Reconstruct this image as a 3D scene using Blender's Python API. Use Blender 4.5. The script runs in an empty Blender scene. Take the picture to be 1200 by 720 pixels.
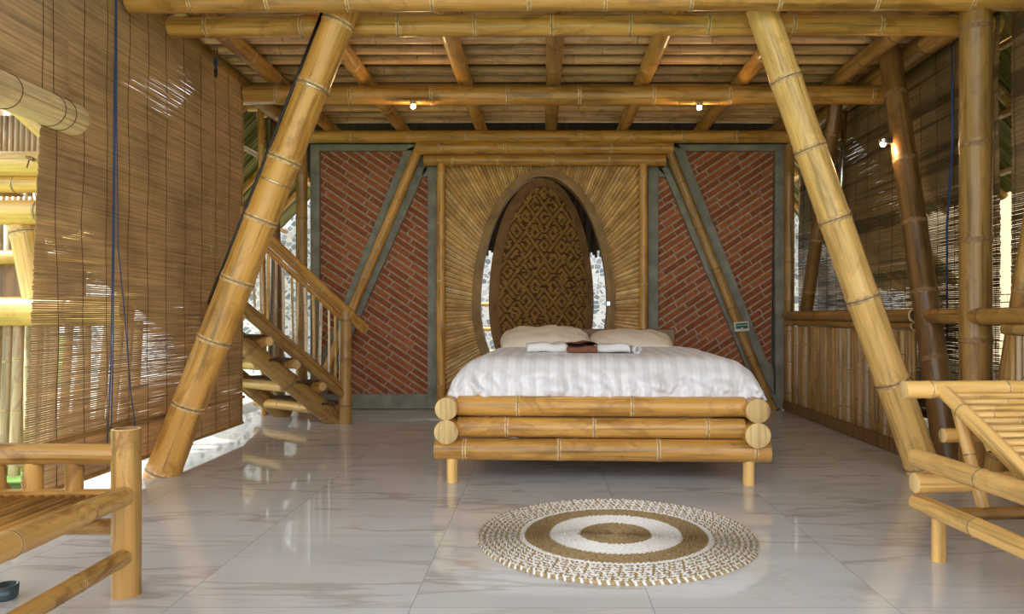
import bpy, math, random
from mathutils import Vector, Matrix, noise
C = bpy.context.scene.collection
R = math.radians
rnd = random.Random(7)

# ------------------------------------------------------------------ materials
def new_mat(name):
    m = bpy.data.materials.new(name); m.use_nodes = True
    nt = m.node_tree; b = nt.nodes['Principled BSDF']
    return m, nt, b

def N(nt, t, **kw):
    n = nt.nodes.new(t)
    for k, v in kw.items():
        if k in n.inputs: n.inputs[k].default_value = v
        else: setattr(n, k, v)
    return n

def ramp(nt, fac, stops, interp='LINEAR'):
    r = nt.nodes.new('ShaderNodeValToRGB'); r.color_ramp.interpolation = interp
    e = r.color_ramp.elements
    while len(e) < len(stops): e.new(0.5)
    for i, (p, c) in enumerate(stops):
        e[i].position = p; e[i].color = (*c, 1)
    nt.links.new(fac, r.inputs['Fac'])
    return r.outputs['Color']

def mixc(nt, fac, a, b, mode='MIX'):
    m = nt.nodes.new('ShaderNodeMix'); m.data_type = 'RGBA'; m.blend_type = mode
    for s, v in ((m.inputs[0], fac), (m.inputs[6], a), (m.inputs[7], b)):
        if hasattr(v, 'links'): nt.links.new(v, s)
        else: s.default_value = v if not isinstance(v, tuple) or len(v) == 4 else (*v, 1)
    return m.outputs[2]

def math_n(nt, op, a, b=None, c=None):
    m = nt.nodes.new('ShaderNodeMath'); m.operation = op
    for i, v in enumerate((a, b, c)):
        if v is None: continue
        if hasattr(v, 'links'): nt.links.new(v, m.inputs[i])
        else: m.inputs[i].default_value = v
    return m.outputs[0]

def coords(nt, scale=(1, 1, 1), rot=(0, 0, 0), rand=True):
    tc = nt.nodes.new('ShaderNodeTexCoord')
    v = tc.outputs['Object']
    if rand:
        oi = nt.nodes.new('ShaderNodeObjectInfo')
        a = nt.nodes.new('ShaderNodeVectorMath'); a.operation = 'ADD'
        nt.links.new(v, a.inputs[0])
        mu = math_n(nt, 'MULTIPLY', oi.outputs['Random'], 37.0)
        nt.links.new(mu, a.inputs[1]); v = a.outputs[0]
    mp = nt.nodes.new('ShaderNodeMapping')
    mp.inputs['Scale'].default_value = scale; mp.inputs['Rotation'].default_value = rot
    nt.links.new(v, mp.inputs['Vector'])
    return mp.outputs['Vector']

def noise_n(nt, vec, scale, detail=3, rough=.5, dist=0):
    n = nt.nodes.new('ShaderNodeTexNoise')
    n.inputs['Scale'].default_value = scale; n.inputs['Detail'].default_value = detail
    n.inputs['Roughness'].default_value = rough; n.inputs['Distortion'].default_value = dist
    nt.links.new(vec, n.inputs['Vector'])
    return n.outputs['Fac']

def bump(nt, b, h, strength=.3, dist=.01):
    bp = nt.nodes.new('ShaderNodeBump'); bp.inputs['Strength'].default_value = strength
    bp.inputs['Distance'].default_value = dist
    nt.links.new(h, bp.inputs['Height']); nt.links.new(bp.outputs['Normal'], b.inputs['Normal'])

def sc(c, k): return tuple(min(1, x * k) for x in c)

def bamboo_mat(name, base, axis=2, rough=.36, spots=.5, coat=.15):
    m, nt, b = new_mat(name)
    s = [22, 22, 22]; s[axis] = 1.1
    v = coords(nt, tuple(s))
    f = noise_n(nt, v, 1.0, 4, .6)
    col = ramp(nt, f, [(.30, sc(base, .50)), (.47, base), (.70, sc(base, 1.25))])
    s2 = [5, 5, 5]; s2[axis] = 2.2
    v2 = coords(nt, tuple(s2))
    g = noise_n(nt, v2, 1.6, 5, .65, .8)
    blot = ramp(nt, g, [(.39, (.50, .38, .26)), (.49, (1, 1, 1)), (.66, (1.0, .94, .84))])
    col = mixc(nt, spots, col, mixc(nt, 1.0, col, blot, 'MULTIPLY'))
    s3 = [60, 60, 60]; s3[axis] = 1.6
    k = noise_n(nt, coords(nt, tuple(s3)), 1.0, 2, .5)
    fine = ramp(nt, k, [(.30, (.38, .30, .20)), (.40, (1, 1, 1))])
    col = mixc(nt, .65, col, mixc(nt, 1.0, col, fine, 'MULTIPLY'))
    oi = nt.nodes.new('ShaderNodeObjectInfo')
    tint = ramp(nt, oi.outputs['Random'], [(0, (.80, .75, .68)), (.5, (1, 1, 1)), (1, (1, .96, .84))])
    col = mixc(nt, 1.0, col, tint, 'MULTIPLY')
    nt.links.new(col, b.inputs['Base Color'])
    b.inputs['Roughness'].default_value = rough
    b.inputs['Coat Weight'].default_value = coat; b.inputs['Coat Roughness'].default_value = .25
    bump(nt, b, f, .25, .004)
    return m

def flat_mat(name, c, rough=.6, metal=0, nscale=None, vary=.25, stretch=(1, 1, 1), bumpk=0, **kw):
    m, nt, b = new_mat(name)
    b.inputs['Roughness'].default_value = rough; b.inputs['Metallic'].default_value = metal
    f = noise_n(nt, coords(nt, stretch), nscale or 12, 4, .6)
    col = ramp(nt, f, [(.3, sc(c, 1 - vary)), (.7, sc(c, 1 + vary))])
    nt.links.new(col, b.inputs['Base Color'])
    if bumpk: bump(nt, b, f, bumpk, .006)
    for k, v in kw.items(): b.inputs[k.replace('_', ' ')].default_value = v
    return m

GOLD = (.62, .345, .088)
M = {}
M['gold'] = bamboo_mat('bamboo_gold', GOLD)
M['goldY'] = bamboo_mat('bamboo_gold_y', GOLD, 1)
M['goldX'] = bamboo_mat('bamboo_gold_x', GOLD, 0)
M['pale'] = bamboo_mat('bamboo_pale', (.80, .51, .175), spots=.3)
M['paleX'] = bamboo_mat('bamboo_pale_x', (.80, .51, .175), 0, spots=.3)
M['brown'] = bamboo_mat('bamboo_brown', (.21, .11, .033), rough=.4, coat=.2)
M['mid'] = bamboo_mat('bamboo_mid', (.40, .235, .07))
M['midX'] = bamboo_mat('bamboo_mid_x', (.36, .20, .075), 0)
M['midY'] = bamboo_mat('bamboo_mid_y', (.36, .20, .075), 1)
M['joist'] = bamboo_mat('bamboo_joist', (.76, .50, .23), rough=.45)
M['chair'] = bamboo_mat('bamboo_chair', (.50, .29, .085), spots=.9)
M['grey'] = bamboo_mat('bamboo_grey', (.58, .45, .31), rough=.55)
M['balus'] = bamboo_mat('bamboo_whitish', (.84, .69, .54), rough=.5)
M['midZ2'] = bamboo_mat('bamboo_tan', (.48, .31, .13), rough=.5)
M['node'] = flat_mat('node_ridge', (.62, .42, .20), .55, nscale=35, vary=.5)
M['groove'] = flat_mat('node_groove', (.30, .17, .06), .6, nscale=40, vary=.5)
M['nodeD'] = flat_mat('node_ridge_dark', (.27, .15, .06), .5, nscale=40, vary=.4)
M['end'] = bamboo_mat('bamboo_cut_end', (.74, .53, .24), 1, rough=.7, spots=.2, coat=0)
M['inside'] = flat_mat('bamboo_hollow', (.30, .18, .08), .8, nscale=30)

# floor tiles
def floor_mat():
    m, nt, b = new_mat('marble_tile')
    tc = nt.nodes.new('ShaderNodeTexCoord'); sp = nt.nodes.new('ShaderNodeSeparateXYZ')
    nt.links.new(tc.outputs['Object'], sp.inputs[0])
    P = .828
    u = math_n(nt, 'DIVIDE', math_n(nt, 'ADD', sp.outputs[0], .454 + 8 * P), P)
    w = math_n(nt, 'DIVIDE', math_n(nt, 'ADD', sp.outputs[1], -3.37 + 16 * P), P)
    def edge(t):
        fr = math_n(nt, 'FRACT', t)
        return math_n(nt, 'LESS_THAN', math_n(nt, 'ABSOLUTE', math_n(nt, 'SUBTRACT', fr, .5)), .5 - .0022)
    inside = math_n(nt, 'MULTIPLY', edge(u), edge(w))
    cell = nt.nodes.new('ShaderNodeCombineXYZ')
    nt.links.new(math_n(nt, 'FLOOR', u), cell.inputs[0]); nt.links.new(math_n(nt, 'FLOOR', w), cell.inputs[1])
    wn = nt.nodes.new('ShaderNodeTexWhiteNoise'); nt.links.new(cell.outputs[0], wn.inputs['Vector'])
    off = nt.nodes.new('ShaderNodeVectorMath'); off.operation = 'SCALE'; off.inputs['Scale'].default_value = 9
    nt.links.new(wn.outputs['Color'], off.inputs[0])
    ad = nt.nodes.new('ShaderNodeVectorMath'); ad.operation = 'ADD'
    nt.links.new(tc.outputs['Object'], ad.inputs[0]); nt.links.new(off.outputs[0], ad.inputs[1])
    mp = nt.nodes.new('ShaderNodeMapping'); mp.inputs['Rotation'].default_value = (0, 0, R(48))
    mp.inputs['Scale'].default_value = (.5, 2.4, 1)
    nt.links.new(ad.outputs[0], mp.inputs['Vector'])
    f = noise_n(nt, mp.outputs[0], 1.3, 4, .5, .35)
    ridge = math_n(nt, 'ABSOLUTE', math_n(nt, 'SUBTRACT', f, .5))
    vein = ramp(nt, ridge, [(0, (.42, .36, .31)), (.010, (.50, .46, .43)), (.030, (.67, .67, .68)), (1, (.67, .67, .68))])
    cl = noise_n(nt, mp.outputs[0], 1.1, 4, .6)
    cloud = ramp(nt, cl, [(.3, (.58, .59, .61)), (.7, (.72, .73, .75))])
    k = noise_n(nt, mp.outputs[0], .9, 2, .5)
    vis = ramp(nt, k, [(.38, (0, 0, 0)), (.52, (1, 1, 1))])
    f2 = noise_n(nt, mp.outputs[0], 2.6, 5, .55, .6)
    r2 = math_n(nt, 'ABSOLUTE', math_n(nt, 'SUBTRACT', f2, .47))
    vein2 = ramp(nt, r2, [(0, (.72, .68, .65)), (.012, (1, 1, 1))])
    col = mixc(nt, vis, cloud, mixc(nt, .6, cloud, vein))
    col = mixc(nt, .35, col, mixc(nt, 1.0, col, vein2, 'MULTIPLY'))
    col = mixc(nt, inside, (.42, .41, .40, 1), col)
    nt.links.new(col, b.inputs['Base Color'])
    b.inputs['Roughness'].default_value = .045
    b.inputs['IOR'].default_value = 1.5
    return m
M['floor'] = floor_mat()
M['concrete'] = flat_mat('green_grey_concrete', (.235, .24, .20), .8, nscale=7, vary=.3, bumpk=.3)
M['mortar'] = flat_mat('mortar', (.42, .335, .25), .9, nscale=30, vary=.3, bumpk=.5)
M['brickA'] = flat_mat('brick_a', (.33, .098, .034), .85, nscale=25, vary=.3, bumpk=.3)
M['brickB'] = flat_mat('brick_b', (.27, .078, .028), .85, nscale=25, vary=.3, bumpk=.3)
M['brickC'] = flat_mat('brick_c', (.38, .12, .045), .85, nscale=25, vary=.3, bumpk=.3)
M['woodA'] = flat_mat('panel_strip_a', (.70, .465, .18), .5, nscale=9, vary=.3)
M['woodB'] = flat_mat('panel_strip_b', (.60, .375, .13), .5, nscale=9, vary=.3)
M['woodC'] = flat_mat('panel_strip_c', (.78, .56, .26), .5, nscale=9, vary=.3)
M['ring'] = flat_mat('door_ring_wood', (.30, .185, .075), .6, nscale=6, vary=.3, Specular_IOR_Level=.25)
M['leafwood'] = flat_mat('door_leaf_wood', (.22, .12, .05), .5, nscale=6, vary=.3, Specular_IOR_Level=.3)
M['weaveL'] = flat_mat('weave_light', (.34, .19, .05), .4, nscale=20, vary=.35)
M['weaveD'] = flat_mat('weave_dark', (.085, .035, .014), .35, nscale=20, vary=.35)
M['mat'] = flat_mat('ceiling_mat', (.10, .06, .03), .8, nscale=8, vary=.4)
M['dark'] = flat_mat('black_plastic', (.012, .012, .013), .4)
M['metal'] = flat_mat('steel', (.6, .6, .6), .25, 1, vary=.05)
M['blue'] = flat_mat('blue_cord', (.035, .075, .20), .7)
M['string'] = flat_mat('brown_string', (.10, .045, .02), .8)
M['white'] = flat_mat('white_cotton', (.80, .80, .82), .85, nscale=60, vary=.04)
M['cream'] = flat_mat('cream_cotton', (.78, .70, .58), .9, nscale=40, vary=.06)
M['towelbrown'] = flat_mat('brown_towel', (.22, .085, .05), .95, nscale=120, vary=.3, bumpk=.5)
M['towel'] = flat_mat('white_towel', (.80, .79, .79), .95, nscale=120, vary=.1, bumpk=.5)
M['rugtan'] = flat_mat('rug_tan', (.40, .285, .14), .9, nscale=60, vary=.4)
M['rugwhite'] = flat_mat('rug_white', (.88, .87, .84), .8, nscale=60, vary=.12)
M['green'] = flat_mat('sign_green', (.01, .12, .06), .4)
M['signwhite'] = flat_mat('sign_white', (.6, .66, .56), .4)
M['grass'] = flat_mat('lawn', (.10, .20, .035), .9, nscale=6, vary=.5, bumpk=1)
M['pave'] = flat_mat('pale_paving', (.50, .48, .43), .8, nscale=4, vary=.2)
M['thatch'] = flat_mat('palm_thatch', (.26, .235, .075), .8, nscale=4, vary=.4, stretch=(1, 8, 1))
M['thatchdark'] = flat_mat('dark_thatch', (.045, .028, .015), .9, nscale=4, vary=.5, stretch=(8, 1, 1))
M['plaster'] = flat_mat('cream_plaster', (.48, .40, .27), .9, nscale=3, vary=.15)
M['glass'] = flat_mat('dark_glass', (.05, .09, .12), .05, vary=.1)

def duvet_mat():
    m, nt, b = new_mat('striped_satin')
    tc = nt.nodes.new('ShaderNodeTexCoord'); sp = nt.nodes.new('ShaderNodeSeparateXYZ')
    nt.links.new(tc.outputs['UV'], sp.inputs[0])
    fr = math_n(nt, 'FRACT', math_n(nt, 'MULTIPLY', sp.outputs[0], 1 / .086))
    st = math_n(nt, 'LESS_THAN', fr, .5)
    nt.links.new(mixc(nt, st, (.86, .86, .90, 1), (.76, .74, .79, 1)), b.inputs['Base Color'])
    rr = math_n(nt, 'MULTIPLY_ADD', st, .25, .45)
    nt.links.new(rr, b.inputs['Roughness'])
    b.inputs['Sheen Weight'].default_value = .2
    return m
M['duvet'] = duvet_mat()

def blind_mat(name, c, tr, bands=0):
    m, nt, b = new_mat(name)
    f = noise_n(nt, coords(nt, (3, 1.6, 90)), 1.0, 3, .6)
    col = ramp(nt, f, [(.3, sc(c, .62)), (.5, c), (.72, sc(c, 1.3))])
    g = noise_n(nt, coords(nt, (1, 2.2, 2.6)), 1.0, 3, .6)
    col = mixc(nt, .6, col, mixc(nt, 1.0, col, ramp(nt, g, [(.38, (.66, .62, .58)), (.55, (1, 1, 1))]), 'MULTIPLY'))
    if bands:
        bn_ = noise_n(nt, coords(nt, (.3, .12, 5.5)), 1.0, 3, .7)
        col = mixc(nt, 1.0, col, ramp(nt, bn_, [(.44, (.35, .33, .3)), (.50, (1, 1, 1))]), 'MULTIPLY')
    nt.links.new(col, b.inputs['Base Color']); b.inputs['Roughness'].default_value = .6
    t = nt.nodes.new('ShaderNodeBsdfTranslucent'); nt.links.new(col, t.inputs['Color'])
    mx = nt.nodes.new('ShaderNodeMixShader'); mx.inputs[0].default_value = tr
    nt.links.new(b.outputs[0], mx.inputs[1]); nt.links.new(t.outputs[0], mx.inputs[2])
    nt.links.new(mx.outputs[0], nt.nodes['Material Output'].inputs['Surface'])
    return m
M['blind'] = blind_mat('blind_reed', (.64, .45, .26), .45)
M['blindroll'] = blind_mat('blind_reed_roll', (.80, .60, .31), .1)
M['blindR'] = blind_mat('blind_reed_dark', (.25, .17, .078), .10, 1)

def stone_mat():
    m, nt, b = new_mat('stone_cladding')
    v = nt.nodes.new('ShaderNodeTexVoronoi'); v.feature = 'DISTANCE_TO_EDGE'; v.inputs['Scale'].default_value = 13
    vv = coords(nt, rand=False); nt.links.new(vv, v.inputs['Vector'])
    v2 = nt.nodes.new('ShaderNodeTexVoronoi'); v2.inputs['Scale'].default_value = 13; nt.links.new(vv, v2.inputs['Vector'])
    stone = ramp(nt, v2.outputs['Color'], [(.2, (.18, .22, .26)), (.5, (.42, .47, .52)), (.8, (.68, .72, .76))])
    col = mixc(nt, ramp(nt, v.outputs['Distance'], [(.05, (0, 0, 0)), (.09, (1, 1, 1))]), (.75, .76, .76, 1), stone)
    nt.links.new(col, b.inputs['Base Color']); b.inputs['Roughness'].default_value = .8
    return m
M['stone'] = stone_mat()

def emit(name, c, s):
    m, nt, b = new_mat(name)
    b.inputs['Emission Color'].default_value = (*c, 1); b.inputs['Emission Strength'].default_value = s
    b.inputs['Base Color'].default_value = (*c, 1)
    return m
M['bulb'] = emit('lit_bulb', (1, .72, .38), 60)

# ------------------------------------------------------------------ mesh helpers
class MB:
    def __init__(s): s.v = []; s.f = []; s.m = []
    def add(s, v, f, mi=0, mat=None):
        o = len(s.v)
        s.v += [tuple(mat @ Vector(p)) for p in v] if mat is not None else [tuple(p) for p in v]
        s.f += [tuple(i + o for i in q) for q in f]
        s.m += mi if isinstance(mi, list) else [mi] * len(f)
    def box(s, lo, hi, mi=0, mat=None):
        x0, y0, z0 = lo; x1, y1, z1 = hi
        v = [(x0,y0,z0),(x1,y0,z0),(x1,y1,z0),(x0,y1,z0),(x0,y0,z1),(x1,y0,z1),(x1,y1,z1),(x0,y1,z1)]
        s.add(v, [(0,3,2,1),(4,5,6,7),(0,1,5,4),(1,2,6,5),(2,3,7,6),(3,0,4,7)], mi, mat)
    def tube(s, pts, r, seg=6, mi=0):
        pts = [Vector(p) for p in pts]; v = []; f = []
        for i, p in enumerate(pts):
            d = (pts[min(i+1, len(pts)-1)] - pts[max(i-1, 0)]).normalized()
            a = d.orthogonal().normalized() if i == 0 else (a - a.dot(d) * d).normalized()
            b = d.cross(a)
            for k in range(seg):
                t = 2 * math.pi * k / seg
                v.append(p + a * math.cos(t) * r + b * math.sin(t) * r)
        for i in range(len(pts) - 1):
            for k in range(seg):
                k2 = (k + 1) % seg
                f.append((i*seg+k, i*seg+k2, (i+1)*seg+k2, (i+1)*seg+k))
        f.append(tuple(range(seg))[::-1]); f.append(tuple((len(pts)-1)*seg + k for k in range(seg)))
        s.add(v, f, mi)
    def prism(s, poly, y0, y1, mi=0):      # polygon in xz, extruded along y
        n = len(poly)
        v = [(p[0], y0, p[1]) for p in poly] + [(p[0], y1, p[1]) for p in poly]
        f = [tuple(range(n)), tuple(range(2*n-1, n-1, -1))]
        f += [(i, i + n, (i+1) % n + n, (i+1) % n) for i in range(n)]
        s.add(v, f, mi)
    def build(s, name, mats, parent=None, smooth=False, loc=None, bevel=0):
        me = bpy.data.meshes.new(name); me.from_pydata(s.v, [], s.f)
        for m in (mats if isinstance(mats, (list, tuple)) else [mats]): me.materials.append(M[m])
        me.polygons.foreach_set('material_index', s.m)
        if smooth: me.polygons.foreach_set('use_smooth', [True] * len(s.f))
        me.update()
        o = bpy.data.objects.new(name, me); C.objects.link(o)
        if parent: o.parent = parent
        if loc: o.location = loc
        if bevel:
            b = o.modifiers.new('b', 'BEVEL'); b.width = bevel; b.segments = 2; b.limit_method = 'ANGLE'
        return o

def T(o, label, cat, group=None, kind='thing'):
    o['label'] = label; o['category'] = cat
    if kind: o['kind'] = kind
    if group: o['group'] = group
    return o
def S(o): o['kind'] = 'structure'; return o
def empty(name, loc=(0,0,0), rz=0):
    o = bpy.data.objects.new(name, None); C.objects.link(o); o.location = loc; o.rotation_euler = (0,0,rz)
    o.empty_display_size = .1
    return o

def pole_mb(L, r0, r1=None, sp=.4, ph=None, seg=20, bend=0, solid=False, rg=None, nodes=True, mb=None, mat=None, ridge=1.0):
    """bamboo along +Z with node ridges; slots 0 body 1 ridge 2 groove 3 cut end 4 hollow"""
    rg = rg or rnd; r1 = r1 or r0
    ph = rg.random() if ph is None else ph
    mb = mb or MB()
    rings = [(0, 1, 0)]     # z, radius factor, material of span that follows
    z = sp * (.2 + .7 * ph) if nodes else 1e9
    while z < L - .05:
        w = min(.028, r0 * .27); q = .055 * ridge
        if z - w * 1.4 > .02:
            rings += [(z - w*1.4, 1, 0), (z - w*.9, 1 + q*.5, 1), (z - w*.35, 1 + q, 2), (z, 1 + q*.35, 1), (z + w*.45, 1 + q*.9, 0), (z + w*1.5, .995, 0)]
        z += sp * (.85 + .3 * rg.random())
    rings.append((L, 1, 0))
    ba = rg.random() * 6.283
    def cen(z):
        k = bend * math.sin(math.pi * z / L)
        return k * math.cos(ba), k * math.sin(ba)
    v = []; f = []; mi = []
    for z, k, _ in rings:
        r = (r0 + (r1 - r0) * z / L) * k; cx, cy = cen(z)
        for i in range(seg):
            t = 2 * math.pi * i / seg; v.append((cx + r * math.cos(t), cy + r * math.sin(t), z))
    for j in range(len(rings) - 1):
        for i in range(seg):
            i2 = (i + 1) % seg
            f.append((j*seg+i, j*seg+i2, (j+1)*seg+i2, (j+1)*seg+i)); mi.append(rings[j][2])
    for zend, r, sgn, base in ((0, r0, -1, 0), (L, r1, 1, (len(rings)-1)*seg)):
        o = len(v)
        def ring(rr, zz):
            s0 = len(v)
            for i in range(seg):
                t = 2 * math.pi * i / seg; v.append((rr * math.cos(t), rr * math.sin(t), zz))
            return s0
        def span(a, b, m_):
            for i in range(seg):
                i2 = (i + 1) % seg
                f.append((a+i, a+i2, b+i2, b+i) if sgn > 0 else (a+i2, a+i, b+i, b+i2)); mi.append(m_)
        a = ring(r * .96, zend + sgn * r * .03); span(base, a, 3)
        if solid:
            f.append(tuple(a+i for i in range(seg)) if sgn > 0 else tuple(a+i for i in reversed(range(seg)))); mi.append(3)
        else:
            b_ = ring(r * .78, zend + sgn * r * .03); span(a, b_, 3)
            c = ring(r * .72, zend - sgn * min(r * .9, L * .3)); span(b_, c, 4)
            f.append(tuple(c+i for i in range(seg)) if sgn > 0 else tuple(c+i for i in reversed(range(seg)))); mi.append(4)
    mb.add(v, f, mi, mat)
    return mb

def pole(name, p0, p1, r0, r1=None, m='gold', parent=None, **kw):
    p0, p1 = Vector(p0), Vector(p1); d = p1 - p0
    nodem = 'nodeD' if m in ('brown', 'mid') else 'node'
    o = pole_mb(d.length, r0, r1, **kw).build(name, [m, nodem, 'groove', 'end', 'inside'], parent, smooth=True)
    if hasattr(o.data, 'set_sharp_from_angle'): o.data.set_sharp_from_angle(angle=R(50))
    q = d.to_track_quat('Z', 'Y'); o.rotation_mode = 'QUATERNION'; o.rotation_quaternion = q; o.location = p0
    return o

def axis_mat(p0, p1):
    p0, p1 = Vector(p0), Vector(p1)
    return Matrix.Translation(p0) @ (p1 - p0).to_track_quat('Z', 'Y').to_matrix().to_4x4()

# ================================================================== SETTING
mb = MB(); mb.box((-3.02, -3, -.18), (2.78, 7.96, 0)); S(mb.build('floor', 'floor'))
mb = MB(); mb.box((-40, -30, -.24), (40, 45, -.2)); S(mb.build('ground', 'grass'))
mb = MB(); mb.box((-8, 7.97, -.2), (8, 12, -.12)); S(mb.build('path', 'pave'))
# ceiling mat above the joists
mb = MB(); mb.box((-3.0, 4.4, 3.24), (3.1, 8.3, 3.36)); S(mb.build('ceiling', 'mat'))

# ------------------------------------------------------------------ back wall (brick fields in concrete frames)
YB = 7.91; PX = 7.91 / 870
def px(x, y): return ((x - 637) * PX, 1 + (370 - y) * PX)
def clip(poly, a, b):            # keep the part to the left of a->b
    out = []
    def side(p): return (b[0]-a[0])*(p[1]-a[1]) - (b[1]-a[1])*(p[0]-a[0])
    for i, p in enumerate(poly):
        q = poly[(i+1) % len(poly)]; sp_, sq = side(p), side(q)
        if sp_ >= 0: out.append(p)
        if sp_ * sq < 0:
            t = sp_ / (sp_ - sq); out.append((p[0] + t*(q[0]-p[0]), p[1] + t*(q[1]-p[1])))
    return out
def area(poly): return .5 * sum(poly[i][0]*poly[(i+1)%len(poly)][1] - poly[(i+1)%len(poly)][0]*poly[i][1] for i in range(len(poly)))
def brick_field(poly, ang, parent, seed):
    rg = random.Random(seed)
    if area(poly) < 0: poly = poly[::-1]
    mb = MB(); mb.prism(poly, YB + .020, YB + .08, 0)
    ca, sa = math.cos(ang), math.sin(ang); P = .0707; L = .28
    for r in range(-70, 80):
        off = (r % 2) * L * .5 + (r % 3) * .06
        for k in range(-22, 22):
            u0 = k * L + off + .006 + rg.uniform(-.003, .003); u1 = u0 + L - .014
            v0 = r * P; v1 = v0 + P - .019 + rg.uniform(-.002, .002)
            q = [(u*ca - v*sa, 1.5 + u*sa + v*ca) for u, v in ((u0,v0),(u1,v0),(u1,v1),(u0,v1))]
            for i in range(len(poly)):
                q = clip(q, poly[i], poly[(i+1) % len(poly)])
                if len(q) < 3: break
            if len(q) >= 3 and area(q) > 1e-4:
                mb.prism(q, YB + .008 + rg.uniform(0, .006), YB + .035, rg.choice([1, 2, 2, 3]))
    return mb.build('brick_field', ['mortar', 'brickA', 'brickB', 'brickC'], parent)

def mirror(p): return (1282.0 - p[0], p[1])     # the right half as measured
for side, mir in (('left', 0), ('right', 1)):
    w = S(empty('wall_back_' + side, (0, 0, 0)))
    F = (lambda x, y: px(1283 - x, y)) if mir else px
    # fields (photo pixels of the left half)
    A = [F(375,177), F(474,177), F(384.5,402), F(375,425)]
    B = [F(495,208), F(501.5,208), F(501.5,462), F(383,462)]
    if mir: A = [F(376,177), F(481,177), F(386,421), F(379,433)]; B = [F(503,208), F(512,208), F(512,462), F(396,462)]
    brick_field(A, R(33.7 if mir else -33.7), w, 3 + mir); brick_field(B, R(33.7 if mir else -33.7), w, 5 + mir)
    mb = MB()
    def q(*p, y0=YB - .03, y1=YB + .10):
        poly = [F(*a) for a in p]
        if area(poly) < 0: poly = poly[::-1]
        mb.prism(poly, y0, y1)
    xr = 512.5 if not mir else 524
    xi = B[1][0]
    bi = (501.5 if not mir else 512)
    q((364.5,170), (375.3,170), (375.3,479), (364.5,479))                 # outer upright
    q((375,170), (488,170), (485,177.5), (375,177.5))                     # top bar
    q((bi,196), (xr,196), (xr,479), (bi,479))                             # inner upright
    q((375,462), (bi,462), (bi,479), (375,479))                           # sill
    if not mir:
        q((474,177), (488,171), (392,420), (375,462), (375,425))          # diagonal, upper
        q((489,197), (503,197), (495,208), (383,462), (369,462))  # diagonal, lower
        q((497,197), (bi,197), (bi,208), (494,208))
    else:
        q((481,177), (496,171), (394,432), (377,462), (377,433), (386,421))
        q((500,197), (514,197), (503,208), (396,462), (378,462))
        q((508,197), (bi,197), (bi,208), (502,208))
    mb.build('concrete_frame', 'concrete', w, bevel=.004)
    # recessed strip behind the diagonal pole
    mb = MB()
    poly = [F(*p) for p in ((486,171), (506,197), (380,480), (366,480))]
    if area(poly) < 0: poly = poly[::-1]
    mb.prism(poly, YB + .03, YB + .09)
    rect = [F(364.5,170), F(500,170), F(500,196), F(xr,196), F(xr,480), F(364.5,480)]
    if area(rect) < 0: rect = rect[::-1]
    mb.prism(rect, YB + .085, YB + .13); mb.build('recess', 'concrete', w)

# poles on the back wall
def wp(x, y, Y=YB): s_ = Y / 870; return ((x - 637) * s_, Y, 1 + (370 - y) * s_)
a, b_ = wp(495, 165, 7.84), wp(385, 428, 7.84)
d = Vector(b_) - Vector(a); e = Vector(a) + d * ((a[2]) / (a[2] - b_[2]))
T(pole('bamboo_pole', e, a, .048, .052, 'gold', sp=.36), 'golden bamboo pole slanting between the two brick fields left of the egg door', 'pole')
a, b_ = wp(779, 165, 7.84), wp(889, 440, 7.84)
d = Vector(b_) - Vector(a); e = Vector(a) + d * ((a[2]) / (a[2] - b_[2]))
T(pole('bamboo_pole', e, a, .05, .05, 'mid', sp=.5), 'brown bamboo pole slanting behind the green sign on the right brick wall', 'pole')
T(pole('bamboo_pole', (-1.075, 7.80, 0), (-1.075, 7.80, 2.60), .045, .045, 'gold', sp=.55, bend=.006), 'shiny upright bamboo pole at the left edge of the sunburst panel', 'pole')
T(pole('bamboo_pole', (1.045, 7.80, 0), (1.045, 7.80, 2.60), .045, .045, 'gold', sp=.55, bend=.006), 'shiny upright bamboo pole at the right edge of the sunburst panel', 'pole')
T(pole('bamboo_post', (-2.555, 7.84, 0), (-2.555, 7.84, 2.80), .06, .058, 'mid', sp=.5), 'dark upright bamboo post at the outer edge of the left brick wall, behind the stairs', 'post')
T(pole('bamboo_post', (2.595, 7.84, 0), (2.595, 7.84, 2.80), .052, .05, 'mid', sp=.45), 'slim upright bamboo post at the outer edge of the right brick wall', 'post')
T(pole('bamboo_beam', (-1.33, 7.82, 2.765), (1.36, 7.82, 2.765), .072, .07, 'gold', sp=.6), 'bamboo lintel log directly under the rear ceiling beam, over the egg door', 'beam')
T(pole('bamboo_beam', (-1.25, 7.80, 2.63), (1.28, 7.80, 2.63), .058, .06, 'gold', sp=.55), 'lower bamboo lintel log resting on the top edge of the sunburst panel', 'beam')

# ------------------------------------------------------------------ egg door
def egg(t, k=1.0, grow=0):     # t 0..2pi, angle from +x
    a = .745 + grow; B = (1.43 if math.sin(t) > 0 else 1.04) + grow
    return (a * math.cos(t) * k, 1.11 + B * math.sin(t) * k)
NE = 144
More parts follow.
